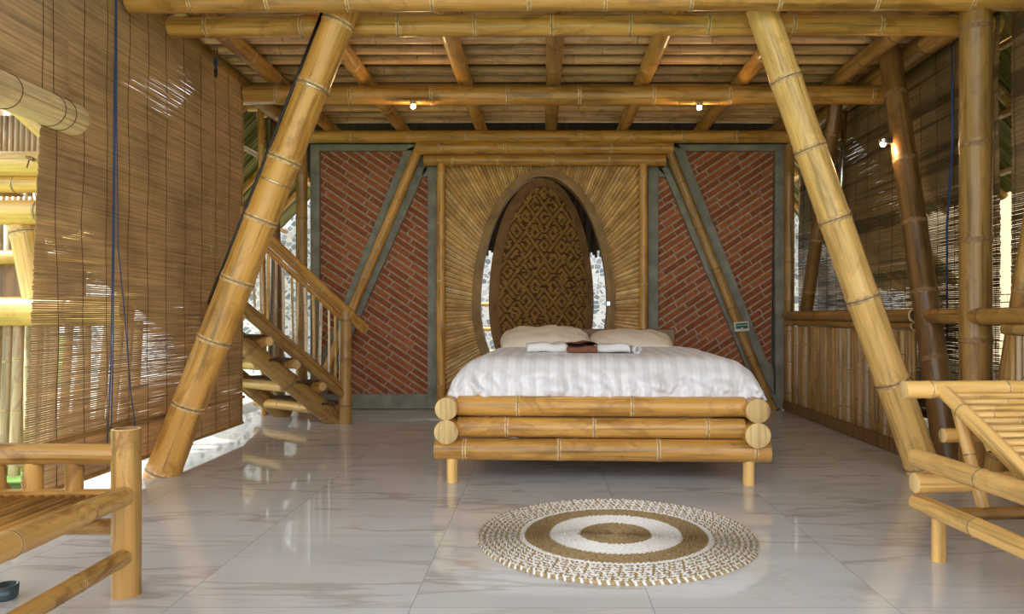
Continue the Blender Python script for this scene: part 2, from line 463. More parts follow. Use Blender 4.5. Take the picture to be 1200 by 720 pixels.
# sunburst panel
mb = MB(); rg = random.Random(11)
x0, x1, z0, z1 = -1.13, 1.10, .0, 2.60
def to_rect(cx, cz, dx, dz):
    ts = []
    if dx > 1e-9: ts.append((x1 - cx) / dx)
    if dx < -1e-9: ts.append((x0 - cx) / dx)
    if dz > 1e-9: ts.append((z1 - cz) / dz)
    if dz < -1e-9: ts.append((z0 - cz) / dz)
    return min(t for t in ts if t > 0)
NS = 210
for i in range(NS):
    t0, t1 = 2*math.pi*(i+.07)/NS, 2*math.pi*(i+.93)/NS
    tm = (t0 + t1) / 2
    P = [egg(t, 1, .0) for t in (t0, tm, t1)]
    Q = []
    for (ex, ez) in P:
        dx, dz = ex, (ez - 1.05) * .9
        l = math.hypot(dx, dz); dx /= l; dz /= l
        s_ = max(.0, to_rect(ex, ez, dx, dz)) if (x0 < ex < x1 and z0 < ez < z1) else .001
        Q.append((ex + dx*s_, ez + dz*s_))
    h = rg.uniform(.012, .026); yb = 7.87
    v = [(P[0][0], yb, P[0][1]), (P[1][0], yb - h, P[1][1]), (P[2][0], yb, P[2][1]),
         (Q[2][0], yb - .004, Q[2][1]), (Q[1][0], yb - h*1.3, Q[1][1]), (Q[0][0], yb, Q[0][1])]
    v += [(x, y + .05, z) for x, y, z in v]
    f = [(0,1,4,5), (1,2,3,4), (7,6,11,10), (8,7,10,9), (0,6,7,1), (1,7,8,2), (5,4,10,11), (4,3,9,10)]
    f = [tuple(reversed(q)) for q in f]
    mb.add(v, f, rg.choice([0, 0, 1, 2]))
oct_ = [egg(2*math.pi*i/64, 1, -.01) for i in range(64)]
for i in range(64):
    P = oct_[i], oct_[(i+1) % 64]; Q = []
    for (ex, ez) in P:
        dx, dz = ex, (ez - 1.05) * .9; l = math.hypot(dx, dz); dx /= l; dz /= l
        s_ = max(.0, to_rect(ex, ez, dx, dz)) if (x0 < ex < x1 and z0 < ez < z1) else .001
        Q.append((ex + dx*s_, ez + dz*s_))
    v = [(P[0][0], 7.872, P[0][1]), (P[1][0], 7.872, P[1][1]), (Q[1][0], 7.872, Q[1][1]), (Q[0][0], 7.872, Q[0][1])]
    v += [(x, y + .045, z) for x, y, z in v]
    mb.add(v, [(3,2,1,0), (4,5,6,7)], 3)
o = mb.build('sunburst_panel', ['woodA', 'woodB', 'woodC', 'weaveD'])
T(o, 'square panel of split bamboo strips radiating like a sunburst around the egg-shaped doorway', 'wall panel')
# ring (trim)
mb = MB()
def egg_ring(mb, g0, g1, y0, y1, ofs=(0,0), mi=0):
    v = []; f = []
    for i in range(NE):
        t = 2*math.pi*i/NE
        for g, y in ((g0, y0), (g1, y0), (g1, y1), (g0, y1)):
            x, z = egg(t, 1, g); v.append((x, y, z))
    for i in range(NE):
        j = (i + 1) % NE
        for k in range(4):
            k2 = (k + 1) % 4; f.append((i*4+k, j*4+k, j*4+k2, i*4+k2))
    mb.add(v, f, mi)
egg_ring(mb, -.075, -.028, 7.80, 7.98); egg_ring(mb, -.030, .012, 7.825, 7.98)
o = S(mb.build('trim_1', 'ring', smooth=False))
# leaf: pivots about the vertical axis
leaf = S(empty('door_1', (-.0, 7.90, 0), R(35)))
mb = MB(); egg_ring(mb, -.155, -.085, -.03, .03); mb.build('leaf_frame', 'leafwood', leaf)
mb = MB(); egg_ring(mb, -.175, -.150, -.022, .022); mb.build('leaf_bead', 'leafwood', leaf)
mb = MB(); rg = random.Random(4); cw, ch = .033, .0185
def inegg(x, z):
    B = (1.43 if z > 1.11 else 1.04) - .155
    return (x/(.745-.155))**2 + ((z-1.11)/B)**2 < 1
for iz in range(-4, 150):
    for ix in range(-20, 21):
        x = (ix + (.5 if iz % 2 else 0)) * cw; z = .1 + iz * ch
        if not inegg(x, z): continue
        u = ((x / .235) % 1) - .5; w_ = ((z / .29) % 1) - .5
        d1 = abs(u) * 2 + abs(w_) * 2
        k = int(d1 * 3.4)
        dark = (k % 2 == 0)
        if rg.random() < .06: dark = not dark
        if dark:
            mb.box((x - cw*.26, -.008, z - ch*.9), (x + cw*.26, .008, z + ch*.9), 1)
        else:
            mb.box((x - cw*.62, -.013 - rg.random()*.002, z - ch*.40), (x + cw*.62, .013, z + ch*.40), 0)
v = []; f = []
for y in (-.004, .004):
    for i in range(NE):
        x, z = egg(2*math.pi*i/NE, 1, -.16); v.append((x, y, z))
f = [tuple(range(NE)), tuple(range(2*NE-1, NE-1, -1))]
mb.add(v, f, 1)
mb.build('woven_panel', ['weaveL', 'weaveD'], leaf)
mb = MB(); mb.box((.615, -.04, 1.10), (.635, -.028, 1.16)); mb.build('latch', 'metal', leaf)
mb = MB(); mb.box((.66, 7.775, 1.10), (.70, 7.80, 1.15)); o = mb.build('strike_plate', 'metal', bevel=.004)
T(o, 'small pale metal catch on the right rim of the egg doorway', 'door catch')

# beyond the doorway
mb = MB(); mb.box((-7, 11.0, -.15), (7, 11.25, 3.4)); S(mb.build('wall_outer', 'stone'))
mb = MB()
rgt = random.Random(2)
for i in range(188):
    x = -2.8 + i * .03
    dz = rgt.uniform(-.05, .05)
    v = [(x, 8.34, 3.35), (x+.031, 8.34, 3.35), (x+.031, 9.45, 1.83+dz - .05*abs(math.sin(x*2.2))), (x, 9.45, 1.83+dz- .05*abs(math.sin(x*2.2)))]
    v += [(a_, b2, c+.12) for a_, b2, c in v]
    mb.add(v, [(0,1,2,3), (7,6,5,4), (0,4,5,1), (2,6,7,3), (1,5,6,2), (3,7,4,0)])
T(mb.build('thatch_eave', 'thatchdark'), 'dark thatched eave seen through the top of the egg doorway', 'roof eave')
for i, h in enumerate((1.157, .81, .49)):
    T(pole('bamboo_rail', (-2.2, 10.4, h), (-.6, 10.4, h), .03, m='pale', sp=.3, seg=12), ['upper', 'middle', 'lower'][i] + ' thin yellow bamboo rail in the slit left of the egg door leaf', 'rail', 'rails behind the egg door')

# green sign
sg = empty('sign', (2.07, 7.76, .885)); T(sg, 'small green and white sign fixed on the slanting pole of the right brick wall', 'sign')
sg.rotation_euler = (0, R(-4), 0)
mb = MB(); mb.box((-.075, -.008, -.05), (.075, .03, .05)); mb.build('board', 'signwhite', sg, bevel=.004)
mb = MB(); mb.box((-.062, -.012, -.022), (.062, -.007, .034)); mb.build('green_field', 'green', sg)
mb = MB(); mb.box((-.06, -.015, .010), (.06, -.011, .016)); mb.build('light_stripe', 'signwhite', sg)
mb = MB(); mb.tube([(0, -.016, -.02), (0, -.007, -.02)], .012, 12); mb.build('emblem', 'signwhite', sg)

# ================================================================== ROOF FRAME
T(pole('bamboo_beam', (-2.49, 4.46, 2.885), (3.45, 4.46, 2.90), .066, .068, 'gold', sp=.52, bend=.01), 'foremost and topmost golden bamboo beam, crossing the whole top of the photo', 'beam')
T(pole('bamboo_beam', (-2.42, 4.82, 2.870), (2.95, 4.82, 2.885), .067, .066, 'gold', sp=.55, bend=.01), 'golden bamboo beam just under and behind the foremost one, above the slanting columns', 'beam')
T(pole('bamboo_beam', (-2.50, 6.235, 2.856), (2.84, 6.235, 2.856), .078, .078, 'gold', sp=.6, bend=.008), 'middle bamboo ceiling beam that carries the two small spotlights', 'beam')
T(pole('bamboo_beam', (-2.48, 7.80, 2.88), (2.66, 7.80, 2.88), .066, .066, 'gold', sp=.62, bend=.008), 'rear bamboo beam along the top of the brick walls', 'beam')
RX = [-2.27, -1.51, -.67, .08, .85, 1.69, 2.50]
RN = ['outermost rafter on the left, beside the big reed blind', 'second rafter from the left, meeting the top of the left slanting column', 'third rafter from the left, over the left end of the bed',
      'middle rafter of the seven, above the egg door', 'third rafter from the right, leaning right of the egg door', 'second rafter from the right, behind the right slanting column', 'outermost rafter on the right, above the brown slanting post']
for x, nm in zip(RX, RN):
    T(pole('bamboo_rafter', (x, 4.62, 3.0), (x, 8.15, 3.0), .066, .062, 'mid' if abs(x) < .1 or x > 2 else 'gold', sp=.55, bend=.006),
      'round bamboo ' + nm, 'rafter', 'rafters running front to back under the ceiling')
for k in range(14):
    y = 4.93 + .235 * k
    if k < 7: lab = 'thin bamboo ceiling pole, number %s from the front beam towards the middle beam' % ['one', 'two', 'three', 'four', 'five', 'six', 'seven'][k]
    else: lab = 'thin bamboo ceiling pole, number %s from the back wall towards the middle beam' % ['seven', 'six', 'five', 'four', 'three', 'two', 'one'][k-7]
    off = rnd.uniform(-.1, .1); r = rnd.uniform(.037, .043)
    T(pole('ceiling_pole', (-2.9+off, y, 3.065 + r), (2.95+off, y, 3.065 + r), r, r*.96, 'joist', sp=.62, bend=.01, seg=16), lab, 'ceiling pole', 'thin poles laid across the rafters')
T(pole('bamboo_beam', (-2.64, 3.2, 3.01), (-2.64, 8.1, 3.01), .08, .078, 'mid', sp=.5), 'brown bamboo plate running above the top edge of the left blind', 'beam')
T(pole('bamboo_beam', (2.80, 3.0, 2.99), (2.80, 8.2, 2.99), .085, .08, 'mid', sp=.5), 'brown bamboo plate running along the top of the right blind', 'beam')

# ------------------------------------------------------------------ slanting columns
cl = empty('bamboo_column', (-2.39, 4.65, 0)); T(cl, 'thick light bamboo column slanting inward at the left, with a black cable along its back', 'column')
pole('shaft', (-.023, 0, -.06), (1.14, 0, 2.93), .104, .098, 'gold', cl, sp=.46, ph=.0, bend=.012, seg=28)
mb = MB(); mb.tube([(z*1.14/2.93 - .124, .015, z + .02) for z in (1.05, 1.5, 2.0, 2.5, 2.90)], .011, 8); mb.build('cable', 'dark', cl, smooth=True)
for z in (1.83, 2.42):
    mb = MB(); c = Vector((z*1.14/2.93, 0, z)); d = Vector((1.14, 0, 2.93)).normalized(); a = d.cross(Vector((0,1,0))); bb = Vector((0,1,0))
    mb.tube([c + (a*math.cos(t)+bb*math.sin(t))*.107 for t in [2*math.pi*i/24 for i in range(25)]], .0035, 5); mb.build('cable_tie', 'metal', cl)
mb = MB()     # split-bamboo guard on the back of the column
d = Vector((1.14, 0, 2.93)).normalized(); v = []; f = []
for i in range(9):
    t = math.pi * (.5 + i/8)
    for rr in (.07, .06):
        for s_ in (0, .36):
            p = Vector((.27, .09, .96)) + Vector((math.cos(t)*rr*1.1, math.sin(t)*rr, 0)) + d * s_ * (1 - .25*(i/8))
            v.append(p)
for i in range(8):
    o_ = i*4
    f += [(o_, o_+4, o_+5, o_+1), (o_+2, o_+3, o_+7, o_+6), (o_, o_+2, o_+6, o_+4), (o_+1, o_+5, o_+7, o_+3)]
mb.add(v, f); mb.build('split_bamboo_guard', 'brown', cl)
T(pole('bamboo_column', (2.411, 4.65, -.06), (1.36, 4.65, 2.93), .104, .094, 'pale', sp=.50, ph=.1, bend=.012, seg=28), 'thick pale bamboo column slanting inward at the right, beside the deck chair', 'column')

# concrete collars are absent: columns stand on the tiles
# ------------------------------------------------------------------ posts of the right side
T(pole('bamboo_post', (2.63, 4.52, 0), (2.63, 4.52, 2.87), .092, .088, 'mid', sp=.62, ph=.4, seg=24), 'thick upright bamboo post at the right, between the slanting column and photo edge', 'post')
T(pole('bamboo_post', (2.63, 7.86, 0), (2.63, 6.66, 2.95), .062, .062, 'brown', sp=.55), 'brown slanting bamboo post at the far right corner by the brick wall', 'post')
T(pole('bamboo_post', (2.61, 4.77, 0), (2.61, 5.60, 2.99), .088, .08, 'brown', sp=.55), 'dark brown slanting bamboo post just behind the right pale column', 'post')
T(pole('bamboo_post', (2.63, 4.34, 0), (2.63, 3.60, 2.95), .065, .062, 'mid', sp=.5), 'upper slanting bamboo post rising out of the photo at the right edge', 'post')
T(pole('bamboo_post', (2.66, 4.20, 0), (2.66, 3.1, 2.95), .05, .05, 'mid', sp=.5), 'thinner slanting bamboo post at the right edge above the deck chair', 'post')

# fence / half wall on the right
def fence(name, ya, yb_, label, z1=.90, seed=1, m='mid'):
    fe = empty(name, (2.56, (ya+yb_)/2, 0)); T(fe, label, 'railing')
    L = abs(yb_ - ya); rg = random.Random(seed)
    pole('top_rail', (0, -L/2, 1.0), (0, L/2, 1.0), .048, .046, 'mid', fe, sp=.6)
    pole('lower_rail', (0, -L/2, .925), (0, L/2, .925), .03, .03, 'mid', fe, sp=.5)
    mb = MB(); y = -L/2 + .03
    while y < L/2 - .03:
        r = rg.uniform(.016, .024)
        k0 = len(mb.m); pole_mb(z1 - .09, r, r*.97, sp=.35, seg=8, rg=rg, mb=mb, mat=Matrix.Translation((rg.uniform(-.008,.008)+.01, y, .08)))
        c_ = rg.choice([0, 0, 5, 6])
        for q_ in range(k0, len(mb.m)):
            if mb.m[q_] == 0: mb.m[q_] = c_
        y += 2*r + rg.uniform(.002, .016)
    mb.build('slat_panel', [m, 'nodeD', 'groove', 'end', 'inside', 'grey', 'midZ2'], fe, smooth=True)
    mb = MB(); mb.box((-.035, -L/2, .005), (.03, L/2, .105)); mb.build('skirting_board', 'brown', fe, bevel=.006)
fence('bamboo_railing', 5.12, 7.84, 'low railing of upright bamboo sticks along the right side of the room', seed=3)
fence('bamboo_railing', 2.3, 4.12, 'low stick railing at the right photo edge behind the deck chair', seed=4)
T(pole('bamboo_rail', (2.6, 4.12, .995), (2.6, 5.12, .995), .05, .05, 'mid', sp=.5), 'short bamboo handrail joining the two railings behind the slanting column', 'rail')

# ================================================================== BLINDS
def fbm(x, y, z): return noise.noise(Vector((x, y, z)))
def blind(name, X, ya, yb_, z0, z1, mat, label, pitch=.0115, gap=.35, seed=0, taper=0, roll=False, strings=None, group=None, nseg=44, bottom=True):
    """reed blind hanging in a plane x = X, reeds along y; taper moves the near edge towards the camera at the bottom"""
    b = empty(name, (X, (ya+yb_)/2, z0)); T(b, label, 'blind', group)
    L = yb_ - ya; mb = MB(); rg = random.Random(seed); n = int((z1 - z0)/pitch)
    for k in range(n):
        z = k * pitch; fz = 1 - z/(z1-z0)
        a = -L/2 - taper*fz + rg.uniform(-.008, .004); e = L/2 + rg.uniform(-.004, .006)
        v = []; ph = rg.uniform(0, 50)
        for i in range(nseg + 1):
            y = a + (e - a)*i/nseg
            gp = fbm(y*1.1 + seed*7, z*.9, .3) + .5*fbm(y*3.1, z*2.5, seed+.7) + .45*fbm(ph, y*2.5, 0) + .12*fbm(ph+9, y*14, 0)
            g = max(0, (gap + gp*.9 - .25) * (1 - .45*(z/(z1-z0))))
            h = pitch * max(.45, 1.05 - g*.55)
            zz = z + .0022*fbm(y*3, ph, 1.0) + .006*fbm(y*.7, z*3, 5)
            xx = .012*fbm(y*.9, z*1.1, seed+2.) + .0012*fbm(y*6, ph, 3)
            v += [(xx-.0012, y, zz), (xx+.0012, y, zz), (xx+.0012, y, zz+h), (xx-.0012, y, zz+h)]
        f = []
        for i in range(nseg):
            o_ = 4*i
            for q in range(4):
                q2 = (q+1) % 4; f.append((o_+q, o_+q2, o_+4+q2, o_+4+q))
        mb.add(v, f)
    mb.build('reed_slats', mat, b)
    sx = 1 if X < 0 else -1
    for s_ in (strings or []):
        mb = MB(); y = s_ - (ya+yb_)/2
        mb.tube([(sx*.005 + .012*fbm(y*.9, z*1.1, seed+2.), y + .022*fbm(z*2.5, y*3, 1), z) for z in [ (z1-z0)*i/30 for i in range(31)]], .0019, 5)
        mb.build('string', 'string', b)
    return b

# main left blind
bl = blind('reed_blind', -2.52, 3.80, 6.22, .10, 2.93, 'blind', 'large lowered brown reed blind covering most of the left side', gap=.37, seed=1, taper=.22,
           strings=[3.84, 4.06, 4.28, 4.50, 4.72, 4.95, 5.20, 5.45, 5.69, 5.94, 6.18])
L2 = (3.80+6.22)/2
pole('bottom_bar', (.012, -1.40, .25), (.012, 1.2, .22), .013, .013, 'mid', bl, sp=.5, seg=10)
pole('bottom_bar', (.004, -1.45, .004), (.004, 1.2, .004), .012, .012, 'mid', bl, sp=.5, seg=10)
def cord(pts, parent, nm='pull_cord', r=.0035, m='blue'):
    mb = MB(); mb.tube(pts, r, 6); return mb.build(nm, m, parent, smooth=True)
cord([(.035, -.70, 2.83), (.037, -.72, 2.0), (.04, -.74, 1.2), (.045, -.765, .6), (.03, -.78, .05)], bl)
cord([(.035, -.69, 2.83), (.045, -.705, 2.0), (.05, -.70, 1.3), (.055, -.64, .9), (.05, -.57, .45), (.04, -.46, .05)], bl)
cord([(.035, -.70, 2.83), (.040, -.71, 2.0), (.045, -.735, 1.2), (.048, -.75, .6), (.04, -.76, .05)], bl)
# cleat and knot
pu = empty('blind_pulley', (-2.42, 5.48, 2.90)); T(pu, 'small steel pulley with a blue knotted cord and black toggle hanging above the big blind', 'pulley')
mb = MB(); mb.tube([(-.012,0,.06), (-.014,0,-.05), (.014,0,-.05), (.012,0,.06)], .004, 6); mb.build('hook', 'metal', pu)
cord([(.0,0,.0), (.0,.0,-.07), (.006,0,-.09)], pu, 'knot', .010)
mb = MB(); mb.tube([(0,0,-.08), (0,0,-.10), (.002,0,-.125), (0,0,-.14)], .012, 8); mb.build('toggle', 'dark', pu, smooth=True)
# near left blind, rolled up
bn = blind('reed_blind', -2.43, 2.2, 3.80, 2.05, 2.93, 'blind', 'nearer reed blind rolled halfway up at the upper left corner', gap=.25, seed=5, strings=[3.30, 3.60, 3.68], nseg=30)
mb = MB(); L = 1.58; v = []; f = []; seg = 40
turns = 3.0; nn = 120
# roll = spiral sheet of reeds, solid look with ribs
for j, y in enumerate([ -.8, .79]):
    for i in range(seg*2):
        t = 2*math.pi*i/(seg*2); r = .082 + (.0022 if i % 2 else 0) ; v.append((r*math.cos(t), y, r*math.sin(t)*.95))
for i in range(seg*2):
    i2 = (i+1) % (seg*2); f.append((i, i2, seg*2+i2, seg*2+i))
mb.add(v, f)
for y, s_ in ((-.8, 1), (.79, -1)):
    pts = []
    for i in range(90):
        t = i*.25; r = .080 - .0030*t; pts.append((r*math.cos(t), y, r*math.sin(t)*.95))
    mb.tube(pts, .0035, 4)
    vv = [(.078*math.cos(2*math.pi*i/24), y - s_*-.01, .075*math.sin(2*math.pi*i/24)) for i in range(24)]
    mb.add(vv, [tuple(range(24))])
ro = mb.build('rolled_reeds', 'blindroll', bn, loc=(.03, 0, -.05))
for y in (.30, .60, .68, -.2):
    mb = MB(); mb.tube([(.086*math.cos(t), y, .082*math.sin(t)) for t in [2*math.pi*i/30 for i in range(31)]], .002, 5)
    s2 = mb.build('string', 'string', ro)

# right blinds
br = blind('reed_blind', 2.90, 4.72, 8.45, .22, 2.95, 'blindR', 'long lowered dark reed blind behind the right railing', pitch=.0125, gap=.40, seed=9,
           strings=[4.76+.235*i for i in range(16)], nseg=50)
pole('head_rail', (-.01, -1.865, 2.74), (-.01, 1.865, 2.74), .018, .018, 'mid', br, sp=.5, seg=10)
cord([(-.06, -1.42, 2.67), (-.06, -1.44, 2.0), (-.07, -1.38, 1.4), (-.05, -1.34, .6)], br, r=.006)
cord([(-.05, -1.40, 2.67), (-.06, -1.42, 2.0), (-.06, -1.35, 1.4), (-.05, -1.34, .6)], br, r=.004)
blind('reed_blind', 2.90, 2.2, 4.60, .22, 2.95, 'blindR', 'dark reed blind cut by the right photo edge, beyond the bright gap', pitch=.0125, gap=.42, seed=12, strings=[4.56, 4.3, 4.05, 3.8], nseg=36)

# ================================================================== LIGHT FITTINGS
def spot(name, loc, label, up):
    s_ = empty(name, loc); T(s_, label, 'lamp', None)
    mb = MB(); mb.box((-.17, -.012, .010), (.17, .03, .030)) if up else mb.box((-.01, -.02, -.02), (.09, .02, .02))
    mb.build('mounting_bar', 'mid' if up else 'dark', s_, bevel=.003)
    mb = MB(); mb.tube([(0, 0, .012), (0, 0, -.012)], .028, 16); mb.build('socket', 'metal', s_)
    mb = MB()
    v = []; f = []; n = 12
    for j in range(1, 6):
        a = math.pi*j/6
        for i in range(n): v.append((.02*math.sin(a)*math.cos(2*math.pi*i/n), .02*math.sin(a)*math.sin(2*math.pi*i/n), -.022 + .02*math.cos(a)))
    for j in range(4):
        for i in range(n): f.append((j*n+i, (j+1)*n+i, (j+1)*n+(i+1)%n, j*n+(i+1)%n))
    f += [tuple(range(n))[::-1], tuple(4*n+i for i in range(n))]
    mb.add(v, f); mb.build('bulb', 'bulb', s_, smooth=True)
    l = bpy.data.lights.new('lamp_glow', 'POINT'); l.energy = 1.6; l.color = (1, .66, .33); l.shadow_soft_size = .03
    lo = bpy.data.objects.new('lamp_glow', l); C.objects.link(lo); lo.parent = s_; lo.location = (0, -.02, -.065)
spot('spotlight', (-1.08, 6.15, 2.755), 'left of two small warm spotlights under the middle ceiling beam', True)
spot('spotlight', (1.29, 6.15, 2.745), 'right of two small warm spotlights under the middle ceiling beam', True)
spot('wall_lamp', (2.47, 5.40, 2.27), 'small warm lamp glowing beside the dark brown slanting post at right', False)

# ================================================================== STAIRS
st = empty('bamboo_staircase', (-1.83, 6.85, 0)); T(st, 'bamboo staircase rising to the left behind the big reed blind, in front of brick wall', 'staircase')
u = Vector((-.74, -.67, 0)); v_ = Vector((-.80, .60, 0)); SL = .86; up = Vector((0, 0, 1))
def sp_(r, s_, h): return u*r + v_*s_ + up*h
pole('newel_post', (0,0,0), (0,0,1.04), .058, .055, 'mid', st, sp=.42, seg=20)
pole('handrail', sp_(-.20, 0, .87), sp_(2.2, 0, .87 + 2.4*SL), .05, .048, 'gold', st, sp=.33)
pole('under_rail', sp_(.03, 0, .96), sp_(2.2, 0, .96+2.17*SL), .024, .024, 'gold', st, sp=.4, seg=12)
pole('bottom_rail', sp_(.02, 0, .27), sp_(2.2, 0, .27+2.18*SL), .045, .045, 'mid', st, sp=.4)
pole('inner_rail', sp_(.04, -.01, .35), sp_(2.2, -.01, .35+2.16*SL), .018, .018, 'mid', st, sp=.4, seg=10)
pole('stringer', sp_(-.02, .13, -.0), sp_(2.3, .13, 2.32*SL), .085, .075, 'mid', st, sp=.5, seg=24)
pole('stringer', sp_(-.02, .95, -.0), sp_(2.3, .95, 2.32*SL), .085, .075, 'mid', st, sp=.5, seg=24)
r = .10; i = 0
while r < 2.1:
    rr = rnd.uniform(.010, .016); jx = rnd.uniform(-.02, .02)
    pole('baluster', sp_(r + jx, 0, .34 + r*SL), sp_(r, 0, .93 + r*SL), rr, rr, 'balus' if i % 3 else 'pale', st, sp=.16, seg=8, bend=.006, ridge=2.5)
    r += rnd.uniform(.055, .085); i += 1
for k in range(8):
    h = .15 + .21*k; r0 = .241*k
    tr = empty('tread', (0,0,0)); tr.parent = st
    mb = MB()
    for j in range(9):
        a = r0 - .0 + .024*j
        p0, p1 = sp_(a, .04, h + .045), sp_(a, .98, h + .045)
        mb.tube([p0, p1], .0125, 6)
    tb = mb.build('tread_slats', 'mat', tr)
    pole('tread_log', sp_(r0 + .0, -.03, h), sp_(r0 + .0, 1.08, h), .040, .040, 'gold', tr, sp=.4, solid=True)
    pole('tread_log', sp_(r0 + .20, .22, h - .005), sp_(r0 + .20, 1.08, h - .005), .046, .046, 'pale', tr, sp=.4, solid=True)

# ================================================================== OUTSIDE LEFT: landing structure
T(pole('bamboo_post', (-3.60, 5.12, 1.74), (-3.46, 5.12, 1.02), .10, .10, 'pale', sp=.5), 'thick pale leaning bamboo post outside, seen left of the big reed blind', 'post')
for i, (h, r_, lab) in enumerate(((2.02, .085, 'topmost bright bamboo log outside under the rolled blind, with an iron bolt'), (1.885, .055, 'thinner bamboo log right below the bolted log outside the left opening'),
                       (1.70, .085, 'third bright bamboo log from the top in the left opening'), (1.42, .05, 'thin pale bamboo log behind the leaning post in the left opening'), (1.03, .10, 'wide bamboo log on top of the upright slats in the left opening'))):
    o = pole('bamboo_log', (-4.6, 5.0 + .02*i + (.3 if i == 3 else 0), h), (-2.85, 5.0 + .02*i+ (.3 if i == 3 else 0), h), r_, r_, 'pale', sp=.9); T(o, lab, 'log', 'logs of the outdoor stair frame')
    if i == 0:
        mb = MB(); mb.tube([(0,0,0), (0,-.05,.01)], .012, 8); mb.tube([(-.02,-.05,.012), (.03,-.055,.0)], .010, 6); mb.tube([(0,-.05,0), (-.01,-.06,-.06)], .005, 6)
        bo = mb.build('bolt', 'groove'); bo.parent = o; bo.matrix_parent_inverse = o.matrix_basis.inverted(); bo.location = (-3.38, 4.93, 2.03)
T(pole('bamboo_brace', (-3.95, 5.15, 2.75), (-3.15, 5.15, 2.02), .08, .08, 'pale', sp=.6), 'bright diagonal bamboo brace just under the rolled-up blind', 'brace')
ls = empty('slat_screen', (-3.6, 5.12, -.1)); T(ls, 'outdoor screen of upright pale bamboo slats left of the big blind', 'screen')
mb = MB(); rg = random.Random(8); x = -.9
while x < .75:
    r_ = rg.uniform(.026, .036); l_ = axis_mat((x, rg.uniform(-.02,.02), 0), (x + rg.uniform(.02, .10), 0, 1.06))
    pole_mb(1.06, r_, r_*.95, sp=.35, seg=10, rg=rg, mb=mb, mat=l_); x += 2*r_ + rg.uniform(.005, .03)
mb.build('slats', ['grey', 'node', 'groove', 'end', 'inside'], ls, smooth=True)
pole('foot_rail', (-.95, .0, .10), (.8, .0, .10), .05, .05, 'pale', ls, sp=.6)
# small upright screens between the logs further back
for i, (h0, h1, lab) in enumerate(((2.12, 2.5, 'upper'), (1.76, 1.90, 'lower'))):
    mb = MB(); x = -.5; rg = random.Random(20+i)
    while x < .5:
        mb.tube([(x, 0, 0), (x+.01, 0, h1-h0)], .017, 8); x += .042
    T(mb.build('stick_screen', 'grey', loc=(-3.7 + .1*i, 5.5, h0-.02), smooth=True), lab + ' row of short pale sticks seen between the outdoor logs at left', 'screen')
mb = MB(); mb.box((-4.9, 5.55, 1.06), (-3.45, 5.6, 1.42)); T(mb.build('wooden_panel', 'brown'), 'dark board behind the logs at the left photo edge, above the slat screen', 'board')
# thatched side roofs
def thatch(sgn, label, ya, yb_, xi, zi, xo, zo, m='thatch', nr_=3):
    t = empty('thatched_roof', (sgn*(xi+xo)/2, (ya+yb_)/2, (zi+zo)/2)); T(t, label, 'thatched roof')
    hx, hz = (xo-xi)/2, (zi-zo)/2
    mb = MB(); L = yb_ - ya; n = int(L*24); rg = random.Random(5)
    for i in range(n):
        y = -L/2 + L*i/n; dz = rg.uniform(-.03, .03); e = 1 + rg.uniform(0, .06)
        vv = [(-sgn*hx, y, hz+dz), (-sgn*hx, y + L/n*1.1, hz), (sgn*hx*e, y + L/n*1.1, -hz*e), (sgn*hx*e, y, -hz*e+dz)]
        vv += [(a_, b2, c+.06) for a_, b2, c in vv]
        mb.add(vv, [(0,1,2,3), (7,6,5,4), (0,4,5,1), (2,6,7,3), (1,5,6,2), (3,7,4,0)])
    mb.build('palm_leaves', m, t)
    for j in range(nr_):
        y = -L/2 + L*(j+.5)/nr_
        pole('rib', (-sgn*hx, y, hz-.06), (sgn*hx, y, -hz-.06), .045, .04, 'gold', t, sp=.5, seg=12)
    for j in range(3):
        k = .2 + .3*j
        pole('purlin', (sgn*hx*(2*k-1), -L/2, hz*(1-2*k)-.13), (sgn*hx*(2*k-1), L/2, hz*(1-2*k)-.13), .03, .03, 'gold', t, sp=.5, seg=10)
thatch(-1, 'yellow-green palm thatch roof outside, between the big blind and the left brick wall', 6.75, 10.9, 2.85, 3.32, 4.7, 1.4)
thatch(1, 'yellow-green palm thatch roof outside, just right of the right brick wall', 8.5, 10.9, 2.95, 3.30, 4.7, 1.4)
thatch(1, 'palm thatch eave showing in the gap between the two right blinds', 1.5, 8.3, 3.13, 3.34, 4.25, 2.15, nr_=7)
thatch(-1, 'added palm thatch eave, hidden above the big left blind, that blocks the sun', -.5, 6.7, 3.05, 3.34, 4.35, 2.95, nr_=7)  # added out of sight to keep sun off the left blind and floor
mb = MB(); x = 0; rg = random.Random(31)
while x < 1.7:
    r_ = rg.uniform(.03, .045); pole_mb(3.0, r_, r_, sp=.5, seg=8, rg=rg, mb=mb, mat=Matrix.Translation((x, rg.uniform(-.02, .02), 0))); x += 2*r_ + rg.uniform(.004, .03)
T(mb.build('stick_screen', ['grey', 'node', 'groove', 'end', 'inside'], loc=(-6.0, 6.5, -.2), smooth=True), 'tall screen of pale bamboo behind all the outdoor logs at the left photo edge', 'screen')
T(pole('bamboo_post', (-2.84, 8.0, -.2), (-2.90, 7.9, 3.1), .065, .06, 'brown', sp=.5), 'dark bamboo post behind the stair handrail, left of the left brick wall', 'post')
mb = MB(); mb.tube([(-2.78, 7.55, -.2), (-2.78, 7.55, 3.1)], .03, 16); T(mb.build('downpipe', 'metal', smooth=True), 'shiny steel downpipe beside the dark post, behind the left slanting column', 'pipe')
mb = MB(); mb.tube([(2.80, 7.05, 1.6), (2.80, 6.9, 3.0)], .025, 16); T(mb.build('downpipe', 'metal', smooth=True), 'thin pale steel pipe behind the upper part of the right slanting column', 'pipe')
T(pole('bamboo_post', (-2.80, 7.45, -.2), (-2.84, 7.45, 3.1), .03, .03, 'gold', sp=.5), 'thin light bamboo upright in front of the steel downpipe at left', 'post')
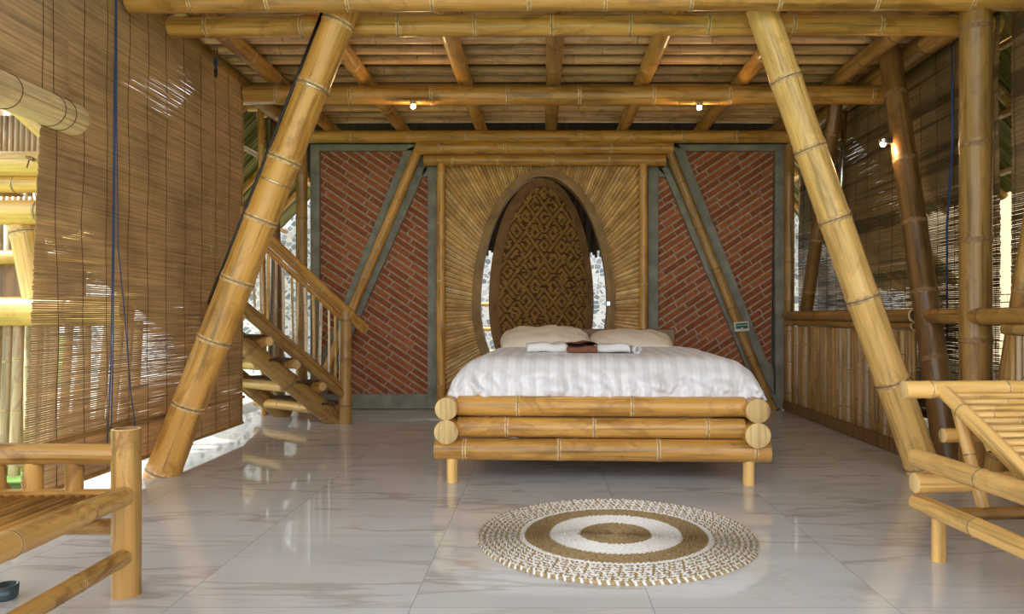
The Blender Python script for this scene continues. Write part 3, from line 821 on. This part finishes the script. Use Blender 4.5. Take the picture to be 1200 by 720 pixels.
# neighbouring building to the right
mb = MB(); mb.box((5.4, -2, -.2), (5.7, 12, 4.5)); S(mb.build('wall_neighbour', 'plaster'))
mb = MB(); rg = random.Random(9)
for r_ in range(16):
    for k in range(-6, 50):
        y = 4 + k*.24 + (.12 if r_ % 2 else 0)
        mb.box((5.34 + rg.uniform(0, .03), y, -.1 + r_*.09), (5.41, y+.225, -.1 + r_*.09 + .078))
o = mb.build('stone_cladding', 'plaster'); S(o)

# ================================================================== BED
bed = empty('bamboo_bed', (.335, 4.365, 0), R(-2.2)); T(bed, 'wide low bed built of thick golden bamboo logs on short round legs', 'bed')
SR = {(-1, 0): (.066, .452), (-1, 1): (.071, .316), (1, 0): (.070, .448), (1, 1): (.073, .306)}
for (sx, k), (r_, h) in SR.items():
    pole('side_log', (sx*.905, -.05, h), (sx*.905, 2.12, h), r_, r_, 'gold', bed, sp=.6, ph=.6, solid=True, seg=32)
pole('front_log', (-.85, .075, .457), (.85, .075, .457), .060, .060, 'gold', bed, sp=.62, ph=.55, seg=28)
pole('front_log', (-.85, .075, .329), (.85, .075, .329), .061, .060, 'gold', bed, sp=.60, ph=.42, seg=28)
pole('front_log', (-.985, .055, .200), (.995, .055, .200), .064, .067, 'gold', bed, sp=.64, ph=.12, seg=28, solid=True)
for h in (.455, .325): pole('rear_log', (-.85, 2.04, h), (.85, 2.04, h), .06, .06, 'gold', bed, sp=.6)
pole('rear_log', (-.985, 2.05, .20), (.985, 2.05, .20), .064, .064, 'gold', bed, sp=.6)
for x, y in ((-.885, .055), (.875, .055), (-.885, 2.05), (.875, 2.05)):
    pole('leg', (x, y, 0), (x, y, .145), .034, .034, 'pale', bed, nodes=False, seg=20)
mb = MB()
for i in range(14): mb.box((-.85, .16 + .135*i, .40), (.85, .26 + .135*i, .42))
mb.build('slat_base', 'midX', bed)
mb = MB(); mb.box((-.72, 2.06, .5), (.72, 2.10, .885)); mb.build('headboard', 'brown', bed, bevel=.01)

def bl_local(o): o.location = bed.location; o.rotation_euler = bed.rotation_euler
# mattress
mb = MB(); nx, ny = 24, 24
mb.box((-.80, .26, .425), (.80, 2.02, .695)); o = mb.build('mattress', 'cream', bevel=.05); bl_local(o)
T(o, 'thick mattress lying on the bamboo bed under the white duvet', 'mattress')
# duvet: closed shell, drapes over mattress
nx, ny = 260, 170
x0d, x1d, y0d, y1d = -.925, .985, .085, 1.78
def dh(s_, t, x, y):
    ex0 = (x - x0d)/.30; ex1 = (x1d - x)/.34; ey0 = (y - y0d)/.22
    def prof(e): e = max(0, min(1, e)); return math.sqrt(max(0, 1 - (1-e)**2.6))
    k = prof(ex0)*prof(ex1)*prof(ey0)
    h = .485 + .265*k
    # wrinkles: stronger on the front and right drop
    w_ = (1-k)*1.0 + .12
    n1 = fbm(x*9 + 1.5*y, y*4, 1.3); n2 = fbm(x*22, y*9 + 3, 2.1); n3 = fbm((x+y)*14, (x-y)*5, 4.0)
    h += .026*w_*n1 + .012*w_*n2 + .020*w_*n3 + .010*w_*abs(fbm(x*16 + y*10, y*7, 9)) + .010*fbm(x*2.5, y*2.5, 8)
    return h
V = []; Fc = []; UV = []
for j in range(ny+1):
    for i in range(nx+1):
        a = i/nx; b2 = j/ny
        a_ = a + .035*math.sin(2*math.pi*a)*-1; 
        x = x0d + (x1d-x0d)*a_; y = y0d + (y1d-y0d)*b2**1.4
        h = dh(a, b2, x, y)
        edge = max(0, 1 - (h-.485)/.2)
        ox = .02*fbm(y*8, h*14, 3)*edge; oy = (.085*abs(fbm(x*9 + h*9, h*7 - x*2, 6)) + .040*abs(fbm(x*22 - h*12, h*16, 16)) + .03*fbm(x*5, h*3, 2))*min(1, edge*1.5)*(.25 + .75*min(1, max(0, h-.49)/.06))
        V.append((x + ox, y - abs(oy)*(1 if b2 < .5 else 0), h)); UV.append((x, y))
for j in range(ny):
    for i in range(nx):
        q = j*(nx+1)+i; Fc.append((q, q+1, q+nx+2, q+nx+1))
me = bpy.data.meshes.new('duvet'); me.from_pydata(V, [], Fc); me.materials.append(M['duvet'])
ul = me.uv_layers.new(name='uv')
for lp in me.loops: ul.data[lp.index].uv = UV[lp.vertex_index]
me.polygons.foreach_set('use_smooth', [True]*len(Fc))
dv = bpy.data.objects.new('duvet', me); C.objects.link(dv); bl_local(dv)
so = dv.modifiers.new('s', 'SOLIDIFY'); so.thickness = .02; so.offset = -1
T(dv, 'white satin-striped duvet spread rumpled over the bamboo bed', 'duvet')

def pillow(loc, rot, w_, d_, h_, label, seed):
    n = 34; V = []; Fc = []
    for sgn in (1, -1):
        for j in range(n+1):
            for i in range(n+1):
                a, b2 = -1 + 2*i/n, -1 + 2*j/n
                a = math.copysign(abs(a)**.85, a); b2 = math.copysign(abs(b2)**.85, b2)
                k = (max(0, 1 - abs(a)**2.8) * max(0, 1 - abs(b2)**2.4))**.55
                x = a*w_/2*(1 - .06*b2*b2); y = b2*d_/2*(1 - .08*a*a)
                z = sgn*(h_/2*k) + (.020*fbm(x*7, y*7, seed) + .012*fbm(x*20+y*14, y*8, seed+3) + .010*abs(fbm(x*12-y*9, y*5, seed+6)))*k
                if sgn < 0: z *= .7
                V.append((x, y, z))
    m_ = (n+1)**2
    for s_ in (0, 1):
        for j in range(n):
            for i in range(n):
                q = s_*m_ + j*(n+1)+i; t = (q, q+1, q+n+2, q+n+1); Fc.append(t if s_ == 0 else t[::-1])
    mb = MB(); mb.add(V, Fc); o = mb.build('pillow', 'cream', smooth=True, loc=loc)
    o.rotation_euler = rot; wd = o.modifiers.new('w', 'WELD'); wd.merge_threshold = .0005
    return T(o, label, 'pillow')
pillow((.015, 6.10, .795), (R(14), 0, R(1)), .74, .50, .20, 'plump cream pillow on the left half of the bed head', 3)
pillow((.715, 6.14, .785), (R(12), 0, R(-3)), .69, .48, .18, 'flatter cream pillow on the right half of the bed head', 8)

# folded towels
def towel(loc, w_, d_, h_, layers, mat, label, rz=0, seed=1, name='folded_towel'):
    mb = MB(); rg = random.Random(seed)
    th = h_/layers; pts = []
    # serpentine profile in yz extruded along x
    for k in range(layers):
        z = th*(k+.5); dr = 1 if k % 2 == 0 else -1
        ys = [(-d_/2 + th/2) + (d_-th)*i/8 for i in range(9)]
        if dr < 0: ys.reverse()
        for y in ys: pts.append((y, z + rg.uniform(-.001, .001)))
        if k < layers-1:
            ye = ys[-1]
            for a in (-45, 0, 45): pts.append((ye + dr*math.cos(R(a))*th*.5, z + th*.5 + math.sin(R(a))*th*.5))
    T_ = th*.46; nxx = 20; V = []; Fc = []; n = len(pts)
    for i in range(nxx+1):
        x = -w_/2 + w_*i/nxx; e = abs(x)/(w_/2); sq = 1 - .35*max(0, e-.8)
        for j, (y, z) in enumerate(pts):
            a = pts[max(0, j-1)]; b2 = pts[min(n-1, j+1)]
            tx, tz = b2[0]-a[0], b2[1]-a[1]; l = math.hypot(tx, tz) or 1
            nx_, nz_ = -tz/l, tx/l
            wob = .011*fbm(x*11, y*9, seed)
            for sgn in (1, -1):
                V.append((x + .006*fbm(y*20, z*40, seed), y + nx_*T_*sgn, (z*sq + nz_*T_*sgn) + wob*z/h_*2))
    for i in range(nxx):
        for j in range(n-1):
            a = (i*n + j)*2; b2 = ((i+1)*n + j)*2
            Fc += [(a, a+2, b2+2, b2), (a+1, b2+1, b2+3, a+3)]
    for i in (0, nxx):
        for j in range(n-1):
            a = (i*n+j)*2; q = (a, a+1, a+3, a+2); Fc.append(q if i == 0 else q[::-1])
    mb.add(V, Fc); o = mb.build(name, mat, smooth=True, loc=loc); o.rotation_euler = (0, 0, rz)
    return T(o, label, 'towel')
towel((.02, 5.03, .726), .27, .22, .092, 3, 'towel', 'folded white towel on the bed, left of the brown one', R(3), 2)
towel((.255, 5.00, .726), .20, .22, .095, 4, 'towelbrown', 'folded brown towel in the middle of the bed, between the white towels', 0, 3)
towel((.46, 5.04, .726), .24, .20, .084, 3, 'towel', 'folded white towel on the bed, right of the brown one', R(-2), 5)
mb = MB()
pts = [(.0 + (.030 - .0016*i*.5)*math.cos(i*.45), 0, (.030 - .0016*i*.5)*math.sin(i*.45)) for i in range(34)]
V = []; Fc = []
for i, p in enumerate(pts):
    for y in (-.09, .09):
        for k in (1, .82): V.append((p[0]*k, y + .003*math.sin(i), p[2]*k))
for i in range(len(pts)-1):
    a = i*4; b2 = a+4
    Fc += [(a, a+2, b2+2, b2), (a+1, b2+1, b2+3, a+3), (a, b2, b2+1, a+1), (a+2, a+3, b2+3, b2+2)]
mb.add(V, Fc); o = mb.build('rolled_towel', 'towel', smooth=True, loc=(.61, 5.0, .768)); o.rotation_euler = (0, 0, R(8))
T(o, 'small rolled white cloth at the right end of the towel row', 'towel')

# ================================================================== RUG
mb = MB(); rg = random.Random(6)
pitch = .0125; nr = 50
V = []; Fc = []; mi = []
for k in range(nr):
    r = pitch*(k + .5)
    n = max(10, int(2*math.pi*r/.011)); n -= n % 2
    rel = r/.628
    for i in range(n):
        t0, t1 = 2*math.pi*i/n, 2*math.pi*(i+1)/n
        tilt = .35*pitch
        hgt = .011 + rg.uniform(-.0015, .0015) + (.002 if (i+k) % 2 else 0)
        ri, ro_ = r - pitch*.52, r + pitch*.52
        if k == nr-1: ro_ += rg.uniform(-.002, .005)
        sh = (t1-t0)*.45
        c = len(mb.v)
        def P(rr, t, z): return (rr*math.cos(t), rr*math.sin(t), z)
        vv = [P(ri, t0, .003), P(ri, t1, .003), P(r, t0+sh, hgt), P(r, t1+sh, hgt), P(r, (t0+t1)/2+sh, hgt+.003), P(ro_, t0+2*sh, .003), P(ro_, t1+2*sh, .003),
              P(ri, t0, 0), P(ri, t1, 0), P(ro_, t0+2*sh, 0), P(ro_, t1+2*sh, 0)]
        if rel < .25: m_ = 0
        elif rel < .475: m_ = 1
        elif rel < .66: m_ = 0
        elif rel < .70: m_ = 1
        elif k >= nr-1: m_ = 0 if (i % 3) else 1
        else: m_ = (1 if (i + k) % 6 else 0) if k % 2 == 0 else (0 if (i + k//2) % 4 else 1)
        mb.add(vv, [(0, 2, 4, 3, 1)[::-1], (2, 5, 6, 3, 4)[::-1], (9, 10, 6, 5), (7, 0, 1, 8)], m_)
o = mb.build('round_rug', ['rugtan', 'rugwhite'], loc=(.327, 3.37, .001))
T(o, 'round braided rug with tan and white rings on the tiles before the bed', 'rug')

# ================================================================== LEFT CHAIR (bench corner at lower left)
ch = empty('bamboo_chair', (-1.495, 2.66, 0)); T(ch, 'bamboo chair at the lower left with open-topped posts and a slatted seat', 'chair')
pole('post', (0, 0, 0), (0, 0, .594), .049, .049, 'chair', ch, sp=.9, ph=.9, seg=28)
pole('post', (-.60, 0, 0), (-.60, 0, .594), .049, .049, 'chair', ch, sp=.9, seg=28)
pole('post', (.03, -.85, 0), (.03, -.85, .594), .049, .049, 'chair', ch, sp=.9, seg=28)
pole('post', (-.60, -.85, 0), (-.60, -.85, .594), .049, .049, 'chair', ch, sp=.9, seg=28)
pole('top_rail', (-.60, 0, .505), (-.03, 0, .502), .040, .038, 'chair', ch, sp=.7, seg=24)
pole('side_rail', (.012, -.035, .362), (.03, -.83, .372), .036, .040, 'chair', ch, sp=.42, ph=.5, seg=24)
pole('side_rail', (-.49, .06, .362), (-.52, -.83, .372), .034, .036, 'chair', ch, sp=.5, seg=24)
pole('lower_rail', (.010, -.035, .145), (.025, -.83, .150), .030, .030, 'chair', ch, sp=.5, seg=20)
pole('cross_rail', (-.60, .03, .235), (-.02, .03, .235), .028, .028, 'chair', ch, sp=.5, seg=16)
for x in (-.19, -.335, -.47): pole('spindle', (x, .005, .35), (x, .005, .48), .032 if x < -.2 else .030, .03, 'chair', ch, sp=.3, seg=16)
mb = MB()
for i in range(14): mb.tube([(-.03 - .036*i, -.02, .352), (-.01 - .036*i, -.83, .358)], .013, 8)
mb.build('seat_slats', 'goldY', ch, smooth=True)
mb = MB(); mb.box((-.56, -.03, .338), (-.02, .012, .376)); mb.build('seat_edge_strip', 'goldX', ch)
# glass object beneath
mb = MB(); 
V = []; Fc = []; prof = [(.0, 0), (.035, 0), (.04, .01), (.042, .05), (.036, .05), (.034, .012), (0, .01)]
for r_, z in prof:
    for i in range(20): V.append((r_*math.cos(i*math.pi/10), r_*math.sin(i*math.pi/10), z))
for j in range(len(prof)-1):
    for i in range(20): Fc.append((j*20+i, j*20+(i+1) % 20, (j+1)*20+(i+1) % 20, (j+1)*20+i))
mb.add(V, Fc); o = mb.build('glass_dish', 'glass', smooth=True, loc=(-1.93, 2.66, 0)); o.location = (-1.90, 2.62, 0)
T(o, 'small dark glass dish on the floor under the left chair, at the photo edge', 'dish')

# ================================================================== RIGHT DECK CHAIR
dc = empty('bamboo_deck_chair', (1.56, 3.08, 0), R(4.5)); T(dc, 'pale bamboo deck chair with reclined slatted back, cut by the right photo edge', 'deck chair')
W = .86
for x in (.045, W - .03):
    pole('leg', (x, -.06, 0), (x, -.06, .20), .027, .027, 'pale', dc, nodes=False, seg=18)
    pole('leg', (x, -1.35, 0), (x, -1.35, .20), .027, .027, 'pale', dc, nodes=False, seg=18)
for x in (0, W):
    pole('lower_side_rail', (x, .02, .222), (x, -1.55, .222), .036, .036, 'pale', dc, sp=.5, ph=.8, seg=24, solid=True)
    pole('upper_side_rail', (x, .02, .405), (x, -1.55, .405), .039, .039, 'pale', dc, sp=.6, ph=.7, seg=24, solid=True)
pole('cross_log', (-.04, -.03, .312), (W+.04, -.03, .312), .041, .041, 'pale', dc, sp=.5, seg=24, solid=True)
pole('cross_log', (-.04, -1.4, .312), (W+.04, -1.4, .312), .041, .041, 'pale', dc, sp=.5, seg=24, solid=True)
pole('cross_bar', (.05, -.10, .20), (W, -.10, .20), .026, .026, 'mid', dc, sp=.5, seg=16)
# reclined back
top = Vector((0.0, .12, .672)); hinge = Vector((0, -.62, .33))
pole('back_top_rail', (.00, .12, .680), (W+.02, .12, .680), .038, .036, 'pale', dc, sp=.35, ph=.2, seg=24, solid=True)
for x in (.17, W - .10):
    pole('back_side_rail', (x, .10, .672), (x + .0, -.62, .30), .030, .034, 'pale', dc, sp=.5, seg=20)
mb = MB()
for i in range(17):
    k = (i + .8)/17.5; p = Vector((0, .10, .672)).lerp(Vector((0, -.62, .30)), k)
    pole_mb(W - .26, .0155, .0155, sp=.4, seg=8, mb=mb, mat=axis_mat((.17, p.y, p.z), (W - .09, p.y, p.z)))
mb.build('back_slats', ['paleX', 'node', 'groove', 'end', 'inside'], dc, smooth=True)
mb = MB()
for i in range(14): mb.tube([(.04, -.66 - .06*i, .37), (W-.04, -.66 - .06*i, .37)], .018, 8)
mb.build('seat_slats', 'paleX', dc, smooth=True)
pole('prop', (.20, .05, .60), (.215, -.09, .22), .025, .025, 'pale', dc, sp=.3, seg=16)
pole('prop', (W-.16, .05, .60), (W-.16, -.09, .22), .025, .025, 'pale', dc, sp=.3, seg=16)
pole('prop_bar', (.135, .055, .492), (W-.05, .055, .492), .030, .026, 'pale', dc, sp=.4, seg=18, solid=True)
pole('peg', (.235, -.115, .455), (.225, -.05, .56), .019, .019, 'pale', dc, nodes=False, seg=14)
pole('peg', (.255, -.215, .41), (.255, -.16, .50), .019, .019, 'pale', dc, nodes=False, seg=14)

# ================================================================== UNSEEN ROOF over the camera, added to shade the front
tr = empty('shade_roof', (0, 1, 4.2)); T(tr, 'unseen high roof added above the camera to shade the front of the room', 'roof')
mb = MB(); mb.box((-4.6, -1.3, 0), (4.6, 3.45, .12)); mb.build('shade_deck', 'mat', tr)

# ================================================================== LIGHT
w = bpy.data.worlds.new('World'); bpy.context.scene.world = w; w.use_nodes = True
nt = w.node_tree; bg = nt.nodes['Background']
bg.inputs['Color'].default_value = (.97, .98, 1.0, 1); bg.inputs['Strength'].default_value = 1.0
sun = bpy.data.lights.new('sun', 'SUN'); sun.energy = 4.0; sun.angle = R(3); sun.color = (1, .95, .86)
so = bpy.data.objects.new('sun', sun); C.objects.link(so)
d = Vector((1.0, -.35 + .55, -1.6))      # travel direction
so.rotation_mode = 'QUATERNION'; so.rotation_quaternion = d.to_track_quat('-Z', 'Y')

# ================================================================== CAMERA
cam = bpy.data.cameras.new('camera'); co = bpy.data.objects.new('camera', cam); C.objects.link(co)
co.location = (0, 0, 1.0); co.rotation_euler = (R(90), 0, 0)
cam.sensor_width = 36; cam.lens = 870/1200*36; cam.shift_x = -37/1200; cam.shift_y = 10/1200
cam.clip_start = .05; cam.clip_end = 200
sc_ = bpy.context.scene; sc_.camera = co
sc_.view_settings.view_transform = 'Standard'; sc_.view_settings.look = 'None'
sc_.view_settings.gamma = 1; sc_.view_settings.use_curve_mapping = False
sc_.view_settings.exposure = 1.42
sc_.cycles.use_denoising = True
sc_.cycles.max_bounces = 8; sc_.cycles.diffuse_bounces = 5
